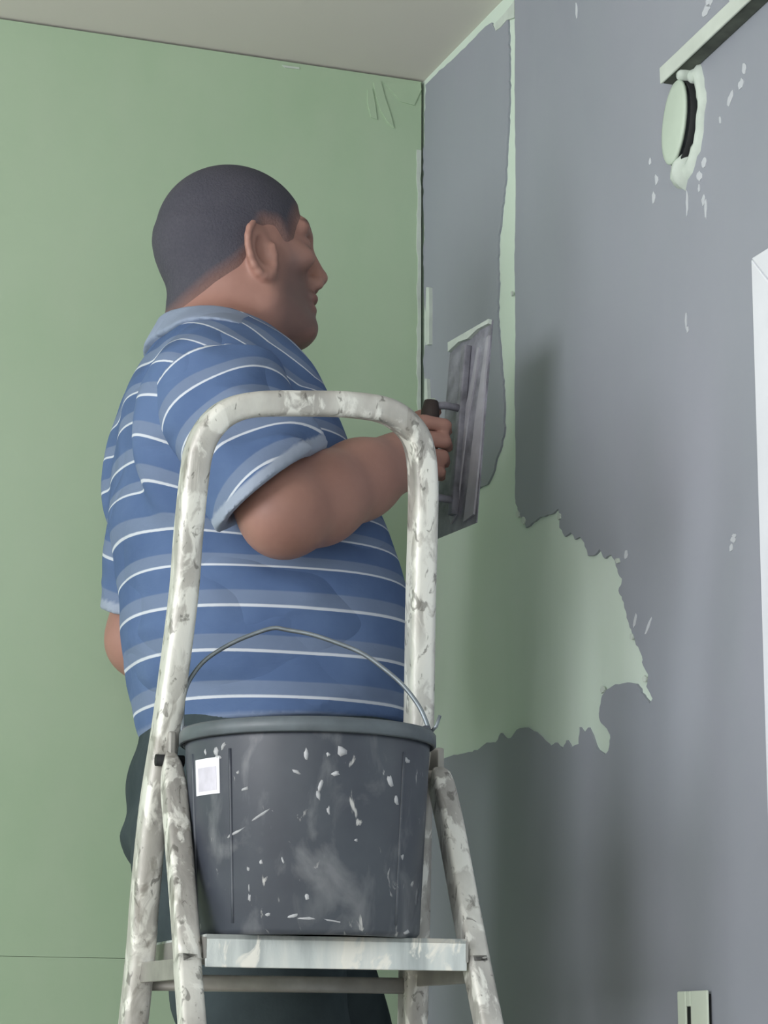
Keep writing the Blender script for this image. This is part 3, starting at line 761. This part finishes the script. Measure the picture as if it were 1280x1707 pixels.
# joints
SJ = PL(362, 650, -.175); EJ = PL(474, 856, -.29); WJ = PL(664, 770, -.175); 
HJ = PL(718, 762, -.13)
SJl = SJ*np.array((1, -1, 1)); SJl[0] += .022
EJl = PL(241, 1068, .25); WJl = PL(380, 1120, .24)
NB, NT = PL(372, 620), PL(392, 490)
HIPr, HIPl = PL(372, 1400, -.1), PL(400, 1400, .1)
KNr = np.array((PL(455, 1700)[0], -.115, .50)); KNl = np.array((PL(640, 1700)[0], .13, .51))
ANr = np.array((KNr[0]-.09, -.13, .09)); ANl = np.array((KNl[0]-.06, .15, .09))
print('joints', SJ, EJ, WJ, HJ, 'upper', np.linalg.norm(EJ-SJ), 'fore', np.linalg.norm(WJ-EJ), 'top', pz(276), 'hip', HIPr)

TORSO = [(560,282,438,.090),(585,252,464,.135),(610,230,490,.172),(650,205,522,.198),(700,191,548,.205),(750,185,570,.203),(800,183,592,.200),(850,183,616,.198),(900,184,638,.200),(950,186,658,.205),(1000,189,672,.208),
         (1050,193,679,.209),(1100,199,680,.207),(1150,209,678,.203),(1200,226,676,.200),(1250,238,672,.197)]
def torso_loft(Fd, grow, k=0.0, extra=None, z_low=1225):
    zl, xb, xf, w = [], [], [], []
    for py, b, f, ww in TORSO:
        pb_, pf_ = PL(b, py), PL(f, py); c = (pb_[0]+pf_[0])/2; half = (pf_[0]-pb_[0])/2
        half = math.sqrt(max(.002, half**2-(ww*math.tan(PYAW))**2))
        zl.append((pb_[2]+pf_[2])/2); xb.append(c-half-grow); xf.append(c+half+grow); w.append(ww+grow)
    Fd.loft(zl, xb, xf, w, k, 2.25, extra=extra)

# ---- trowel frame (needed for the hand)
TL, TR_, BR_, BL = P(746, 592, 3.24), P(826, 536, 3.12), P(787, 866, 3.12), P(734, 882, 3.23)
tc = (TL+TR_+BR_+BL)/4; tz = ((TL+TR_)-(BL+BR_)).normalized(); tx = ((TR_+BR_)-(TL+BL)).normalized()
tn = tx.cross(tz).normalized(); tx = tz.cross(tn).normalized()
if tn.y > 0: tn = -tn                                  # away from the wall, towards the worker
def toL(p): q = Vector(p)-M0; return np.array((q.dot(FX), q.dot(LY), q.z))
hc = tc+tn*.052-tz*.040                                       # handle centre
hcL = toL(hc); tzL = np.array((tz.dot(FX), tz.dot(LY), tz.z)); tnL = np.array((tn.dot(FX), tn.dot(LY), tn.z)); txL = np.array((tx.dot(FX), tx.dot(LY), tx.z))
print('trowel', tc, 'w', (TR_-TL).length, 'h', (TL-BL).length, 'handle local', hcL, 'clear of wall', (tc-C0).dot(E2))

# ---- body
hx0, hx1 = PL(240, 420)[0], PL(556, 420)[0]; hz0 = pz(600)
xs = axis((-.42, hx0, .007), (hx0, hx1, .0028), (hx1, .48, .0055)); ys = axis((-.46, -.11, .006), (-.11, .11, .0030), (.11, .42, .007))
zs = axis((-.01, .85, .010), (.85, hz0, .006), (hz0, pz(268)+.01, .0028))
B = Field(xs, ys, zs)
head_field(B)
B.cone(NT, NB, .068, .078, .025)
B.cone(PL(340, 540), PL(320, 640), .046, .06, .03)
torso_loft(B, -.020, .03)
for s, sj in ((-1, SJ), (1, SJl)):
    B.cone(PL(350, 604)+np.array((0, s*.05, 0)), sj+np.array((0, -s*.01, -.01)), .056, .054, .03)
def arm(sj, ej, wj):
    B.chain([sj, sj+(ej-sj)*.45, ej], [.056, .058, .050], .02)
    B.chain([ej, ej+(wj-ej)*.28, ej+(wj-ej)*.65, wj], [.050, .055, .048, .037], .02)
    B.ell(ej+(sj-ej)*.02, (.047, .047, .047), .02)
arm(SJ, EJ, WJ); arm(SJl, EJl, WJl)
# right hand: palm behind the handle, four fingers curled over it, thumb along the side
pd_ = -tzL                                             # finger spread direction along the handle, index finger on top
palm_c = hcL+tnL*.030
B.cone(WJ, palm_c+tzL*.0-txL*.004, .030, .026, .02)
for k in range(4):
    u = (.033, .011, -.011, -.032)[k]; L_ = (.95, 1.05, 1.0, .82)[k]
    base = hcL+tzL*u+tnL*.028-txL*.004; r = (.0098, .0102, .0098, .0088)[k]
    p1 = hcL+tzL*u+txL*.026*1.0+tnL*.020
    p2 = hcL+tzL*u+txL*.027-tnL*.012*L_
    p3 = hcL+tzL*u+txL*.004-tnL*.026*L_
    B.cone(palm_c+tzL*u*.9, base+txL*.012, .013, .012, .008)
    B.chain([base+txL*.010, p1, p2, p3], [r*1.12, r, r*.95, r*.85], .003)
th0 = palm_c+tzL*.020-txL*.018
B.chain([th0, hcL+tzL*.050-txL*.024+tnL*.006, hcL+tzL*.062-txL*.012-tnL*.012], [.014, .0115, .0095], .005)
# left hand, relaxed
fd_ = (WJl-EJl)/np.linalg.norm(WJl-EJl); sd_ = np.array((0, 0, 1.0)); cu = np.cross(fd_, sd_); cu /= np.linalg.norm(cu)
B.chain([WJl, WJl+fd_*.045, WJl+fd_*.085], [.030, .030, .026], .012)
for k in range(4):
    u = (.030, .010, -.010, -.029)[k]; L_ = (.9, 1.0, .95, .78)[k]; r = (.0095, .010, .0095, .0085)[k]
    b0 = WJl+fd_*.085+sd_*u; B.chain([b0, b0+fd_*.038*L_-cu*.006, b0+fd_*.060*L_-cu*.022, b0+fd_*.066*L_-cu*.042], [r*1.15, r, r*.95, r*.85], .004)
b0 = WJl+fd_*.03+sd_*.026; B.chain([b0, b0+fd_*.03+sd_*.02-cu*.012, b0+fd_*.055+sd_*.02-cu*.024], [.013, .0105, .009], .006)
# pelvis and legs
B.ell(PL(430, 1330), (.135, .14, .13), .04)
for h_, k_, a_ in ((HIPr, KNr, ANr), (HIPl, KNl, ANl)):
    B.chain([h_, h_+(k_-h_)*.5, k_, k_+(a_-k_)*.35+np.array((-.02, 0, 0)), a_], [.085, .078, .06, .052, .038], .02)
    B.chain([a_, a_+np.array((.06, 0, -.045)), a_+np.array((.13, 0, -.062))], [.036, .036, .024], .015)
    B.ell(a_+np.array((-.02, 0, -.05)), (.035, .03, .03), .015)
bp = [tuple(PL(x, y)[[0, 2]]) for x, y in ((455,425),(478,440),(506,476),(530,492),(532,560),(505,575),(470,595),(440,570),(440,505))]
lp = [tuple(PL(x, y)[[0, 2]]) for x, y in ((514,498),(534,498),(532,528),(512,526))]
br = [tuple(PL(x, y)[[0, 2]]) for x, y in ((482,386),(502,381),(524,388),(524,397),(500,393))]
headz = hz0
def soft(poly, wdt, top=1.0): return lambda V: np.where(V[:, 2] > headz-.02, np.clip(.5-poly_sd(poly, V[:, 0], V[:, 2])/wdt, 0, 1)*top, 0)
person = B.mesh('person', M_SKIN, None, {'beard': soft(bp, .030, .75), 'lip': lambda V: soft(lp, .004, .3)(V)*(np.abs(V[:, 1]) < .026), 'brow': lambda V: soft(br, .005, .8)(V)*(np.abs(V[:, 1]) > .010)}, 1)
person.location = M0; person.rotation_euler = (0, 0, PYAW)
tag(person, 'man in blue striped polo shirt and dark trousers reaching to the wall with a trowel', 'person')

# ---- cropped hair: a thin cap that dives under the skin along the hairline
hz1 = pz(268)+.012
Hf = Field(axis((hx0-.012, hx1, .003)), axis((-.10, .10, .003)), axis((pz(545), hz1, .003)))
head_field(Hf, False)
Hf.cone(NT, NB, .068, .078, .025); Hf.cone(PL(340, 540), PL(320, 640), .046, .06, .03)
hpoly = [tuple(PL(x, y)[[0, 2]]) for x, y in ((502,345),(494,358),(482,372),(473,392),(465,418),(455,424),(446,412),(436,400),(415,398),(404,420),(396,446),(372,468),(335,490),(300,518),(286,530),(200,530),(200,200),(560,200))]
X_, Y_, Z_ = Hf.sub((slice(None),)*3)
msk = np.clip(.35-poly_sd(hpoly, X_+0*Z_, Z_+0*X_)/.012, -1.6, 1)
Hf.F = (Hf.F-.0042*msk).astype(np.float32)
Hf.mesh('hair', M_HAIR, person, {'fade': lambda V: np.clip(1+poly_sd(hpoly, V[:, 0], V[:, 2])/.016, 0, 1)*.85}, 1)
for s in (-1, 1):
    e = PL(489, 419)*np.array((1, 0, 1))+np.array((.0008, s*.031, 0))
    lathe_pts = [(.0005, -.0125)]+[(.0125*math.sin(math.pi*k/10), -.0125*math.cos(math.pi*k/10)) for k in range(1, 10)]+[(.0005, .0125)]
    eye = lathe('eye', lathe_pts, e, M_EYE, person, 16)
    lathe('iris', [(.0005, -.0128), (.005, -.0118), (.005, -.010), (.0005, -.010)], (0, 0, 0), M_IRIS, eye, 12)
    ir = eye.children[0]; ir.matrix_local = Matrix.Translation(e) @ Matrix.Rotation(math.radians(-90), 4, 'Y')

# ---- shirt
def wrinkles(x, y, z):
    d = .0075*(np.abs(np.sin(23*z+6*x+5*y+1.4*np.sin(14*x+3)))**.6*2-1.2)*np.clip((1.28-z)*3, 0, 1)*np.clip(.55-x*2.2, .1, 1)
    d += .0045*np.sin(30*(x*.7-z*.6)+11*y+1.5*np.sin(22*z))*np.clip(.6-x*2, .25, 1)
    d += .0022*np.sin(70*(z*.8+x*.25)+14*y)*np.clip((x+.02)*-5+.4, 0, 1)
    return d.astype(np.float32)
zt = pz(500); zb = pz(1245)
S = Field(axis((-.30, .30, .005)), axis((-.27, .27, .005)), axis((zb-.01, zt, .005)))
torso_loft(S, .004, 0.0, extra=wrinkles)
for s, sj in ((-1, SJ), (1, SJl)):
    S.cone(PL(358, 604)+np.array((0, s*.045, 0)), sj+np.array((-.005, -s*.008, -.004)), .064, .082, .035)
    S.ell(sj+np.array((-.01, -s*.03, -.06)), (.09, .05, .11), .03)
S.cone(PL(348, 585), PL(330, 690), .062, .085, .04)
nk0, nk1 = PL(297, 545), PL(480, 612); nd = nk1-nk0; S.plane(nk0+np.array((0, 0, .012)), (-nd[2], 0, nd[0]))
S.cone(NT+(NT-NB)*.2, NB+(NT-NB)*.25, .062, .066, .004, 's')
S.plane((0, 0, pz(1224)), (0.05, 0, -1))
def torso_stripe(V):
    z = V[:, 2]; x = V[:, 0]
    zk = [pz(q) for q in (1010, 950, 860, 740, 600, 520)]
    c = np.interp(z, zk, [0, .12, .35, .6, 1.0, 1.3]); xm = np.interp(z, zk, [-.06, -.06, -.06, -.04, .12, .12])
    zc = pz(640); ze = np.minimum(z, zc)+.4*np.maximum(z-zc, 0)
    return ze-pz(985)+.004*np.sin(9*x+1)+c*(np.minimum(x, xm)+.22)
shirt = S.mesh('shirt', M_SHIRT, person, {'stripe': torso_stripe, 'trim': lambda V: np.clip((pz(1216)-V[:, 2])/.003, 0, 1)*.35}, 1)
def sleeve(sj, ej, frac, r0, r1, cut=None, cutn=None, seam_q=None, seam_n=None):
    ax_ = (ej-sj); L = np.linalg.norm(ax_); u = ax_/L; end = sj+ax_*frac; lo = np.minimum(sj, end)-.13; hi = np.maximum(sj, end)+.13
    f = Field(axis((lo[0], hi[0], .0042)), axis((lo[1], hi[1], .0042)), axis((lo[2], hi[2], .0042)))
    st = sj-u*.015
    def fn(x, y, z):
        t = ((x-st[0])*u[0]+(y-st[1])*u[1]+(z-st[2])*u[2]); tt = np.clip(t/(L*frac+.015), 0, 1.0)
        r = np.sqrt((x-st[0]-u[0]*np.clip(t, 0, None))**2+(y-st[1]-u[1]*np.clip(t, 0, None))**2+(z-st[2]-u[2]*np.clip(t, 0, None))**2)
        q_ = (x-st[0])*u[2]-(z-st[2])*u[0]; ph = t*70+q_*52+1.6*np.sin(y*26+q_*12); wr_ = .0075*(np.abs(np.sin(ph*.5))**.6*2-1.2)*np.clip(t*9-.45, 0, 1)*np.clip(.7-q_*7, .2, 1)+.0028*np.sin(t*55-q_*60)
        return r-(r0+(r1-r0)*tt)+wr_
    f.op(fn, lo, hi, 0)
    cp = end if cut is None else cut; cn = u if cutn is None else np.array(cutn)/np.linalg.norm(cutn)
    f.plane(cp, cn, 'i', .003)
    if seam_q is not None: f.plane(seam_q, seam_n, 'i', .004)
    f.cone(sj+ax_*.40, end+u*.07, .036, r1-.013, .003, 's')
    tlen = lambda V: (V-sj) @ u
    return f.mesh('sleeve', M_SHIRT, shirt, {'stripe': lambda V: -(tlen(V))+.050+.012*np.sin(18*V[:, 2]), 'trim': lambda V: np.clip(((V-cp)@cn+.016)/.002, 0, 1)}, 2)
sleeve(SJ, EJ, .72, .086, .084, PL(450, 820, -.26), (.63, -.12, -.76), PL(380, 622, -.20), (-.12, .50, .85)); sleeve(SJl, EJl, .86, .080, .070)
# collar band round the neck: follows the neck closely, between two tilted planes
def collar():
    c0 = (nk0+nk1)/2; ux = (nk1-nk0)/np.linalg.norm(nk1-nk0); nrm = np.array((-ux[2], 0, ux[0]))
    f = Field(axis((c0[0]-.20, c0[0]+.20, .0036)), axis((-.27, .27, .0036)), axis((c0[2]-.16, c0[2]+.10, .0036)))
    f.cone(NT, NB, .068, .078, .025); f.cone(PL(340, 540), PL(320, 640), .046, .06, .03)
    for s_, sj in ((-1, SJ), (1, SJl)):
        f.cone(PL(350, 600)+np.array((0, s_*.05, 0)), sj, .06, .062, .03)
    X_, Y_, Z_ = f.sub((slice(None),)*3)
    h_ = (X_-c0[0])*nrm[0]+(Z_-c0[2])*nrm[2]
    f.F = (f.F-(.011+np.clip(-h_, 0, .04)*.16)).astype(np.float32)
    f.plane(c0+nrm*.007, nrm, 'i', .006); f.plane(c0-nrm*.036, -nrm, 'i', .004)
    f.mesh('collar', M_SHIRT, shirt, {'stripe': lambda V: np.full(len(V), .04), 'trim': lambda V: np.full(len(V), .75)}, 2)
collar()
for (x, y) in ((520,632),(534,668)):
    p = PL(x, y); lathe('button', [(.0005, .003), (.005, .003), (.006, .0015), (.006, -.002)], (0, 0, 0), M_BTN, shirt, 12)
    b_ = shirt.children[-1]; b_ = [c for c in shirt.children if c.name.startswith('button')][-1]
    b_.matrix_local = Matrix.Translation(Vector(p)) @ Matrix.Rotation(math.radians(70), 4, 'Y')

# ---- trousers and boots
TF = Field(axis((-.36, .40, .0065)), axis((-.28, .30, .0065)), axis((.03, pz(1190), .0065)))
lv = [(1190,240,668,.190),(1230,226,660,.192),(1270,212,652,.196),(1320,203,644,.198),(1370,196,640,.192),(1395,196,636,.186),(1425,214,630,.175),(1460,240,620,.160),(1500,275,610,.14)]
def twr(x, y, z): return (.005*np.sin(60*z+12*x+8*y)+.004*np.sin(34*(z+x)+5*y)).astype(np.float32)
zl, xb, xf, w = [], [], [], []
for py, b, f, ww in lv:
    p1_, p2_ = PL(b, py), PL(f, py); c = (p1_[0]+p2_[0])/2; half = math.sqrt(((p2_[0]-p1_[0])/2)**2-(ww*math.tan(PYAW))**2)
    zl.append((p1_[2]+p2_[2])/2); xb.append(c-half); xf.append(c+half); w.append(ww)
TF.loft(zl, xb, xf, w, 0, 2.3, extra=twr)
for h_, k_, a_, s in ((HIPr, KNr, ANr, -1), (HIPl, KNl, ANl, 1)):
    TF.chain([h_+np.array((-.01, 0, -.02)), h_+(k_-h_)*.5, k_, k_+(a_-k_)*.5, a_+np.array((0, 0, .01))], [.104, .100, .084, .076, .070], .03)
X_, Y_, Z_ = TF.sub((slice(None),)*3); TF.F = TF.F+(.5*twr(X_, Y_, Z_)*(Z_ < pz(1480)))
TF.F = TF.F.astype(np.float32)
TF.plane((0, 0, .055), (0, 0, -1))
TF.mesh('trousers', M_TROU, person, None, 2)
for a_ in (ANr, ANl):
    f = Field(axis((a_[0]-.10, a_[0]+.24, .005)), axis((a_[1]-.07, a_[1]+.07, .005)), axis((.008, .20, .005)))
    f.cone(a_+np.array((-.012, 0, .06)), a_+np.array((-.012, 0, -.02)), .050, .050, .02)
    f.cone(a_+np.array((-.018, 0, -.042)), a_+np.array((.07, 0, -.045)), .046, .046, .03); f.ell(a_+np.array((.12, 0, -.050)), (.075, .048, .040), .03)
    f.plane((0, 0, .022), (0, 0, -1)); b_ = f.mesh('boot', M_BOOT, person, None, 1)
    f = Field(axis((a_[0]-.10, a_[0]+.24, .005)), axis((a_[1]-.08, a_[1]+.08, .005)), axis((-.006, .04, .003)))
    f.cone(a_*np.array((1, 1, 0))+np.array((-.018, 0, .02)), a_*np.array((1, 1, 0))+np.array((.07, 0, .02)), .050, .050, .03); f.ell(a_*np.array((1, 1, 0))+np.array((.12, 0, .02)), (.082, .052, .08), .03)
    f.plane((0, 0, .024), (0, 0, 1), k=.001); f.plane((0, 0, 0.0005), (0, 0, -1), k=.001); f.mesh('sole', M_SOLE, b_, None, 0)

# ------------------------------------------------------------------ trowel
tw = empty('plastering_trowel', tc); tag(tw, 'steel plastering trowel smeared with grey plaster, held upright in the man\'s hand', 'trowel')
hh = .142; hw = .066
bl = box('blade', Vector((0, 0, 0)), tx*hw, tz*hh, tn*.0008, M_STEEL, tw)
def tq(u, v, d): return tx*u+tz*v+tn*d
def smear(pts, d, nm, mat=M_SMEAR):
    n = len(pts); tri = tessellate_polygon([[Vector((u, v, 0)) for u, v in pts]])
    vs = [tq(u, v, d) for u, v in pts]+[tq(u, v, .0006) for u, v in pts]
    fs = [tuple(t) for t in tri]+[tuple(i+n for i in reversed(t)) for t in tri]+[(i, (i+1) % n, n+(i+1) % n, n+i) for i in range(n)]
    fix(new_mesh(nm, vs, fs, mat, bl))
smear([(-.012,-.13),(.004,-.12),(.010,-.05),(.016,.01),(.030,.07),(.034,.11),(.028,.112),(.018,.07),(.002,.02),(-.006,-.05),(-.018,-.12)], .003, 'plaster_smear')
smear([(.030,-.135),(.060,-.13),(.064,-.05),(.062,.05),(.064,.12),(.056,.118),(.048,.06),(.040,.0),(.036,-.07)], .0035, 'plaster_smear')
smear([(-.062,.128),(-.03,.134),(.0,.131),(.03,.137),(.064,.136),(.064,.1425),(-.0655,.1425)], .006, 'plaster_ridge', M_PLASB)
sweep('mounting_bar', [tq(0, -.12, .006), tq(0, .12, .006)], rrect(.007, .005, .002), tn, M_STEEL, tw)
for v in (-.100, .030): tube('shank', [tq(0, v, .006), tq(0, v, .030), tq(0, v-(v+.035)*.07, .050)], .0055, M_STEEL, tw, 8)
hs = [tq(0, -.104+.136*k/10, .052) for k in range(11)]
hd = sweep('handle', hs, circle_prof(.0135, 12), tn, M_TRH, tw)
k12 = 12
for i, v in enumerate(hd.data.vertices):
    r = i//k12; s = (.7, .92, .98, 1.0, 1.04, 1.08, 1.04, 1.0, .98, .92, .7)[r]; c = hs[r]; v.co = c+(v.co-c)*s
print('tris', sum(len(o.data.polygons) for o in bpy.data.objects if o.type == 'MESH'))
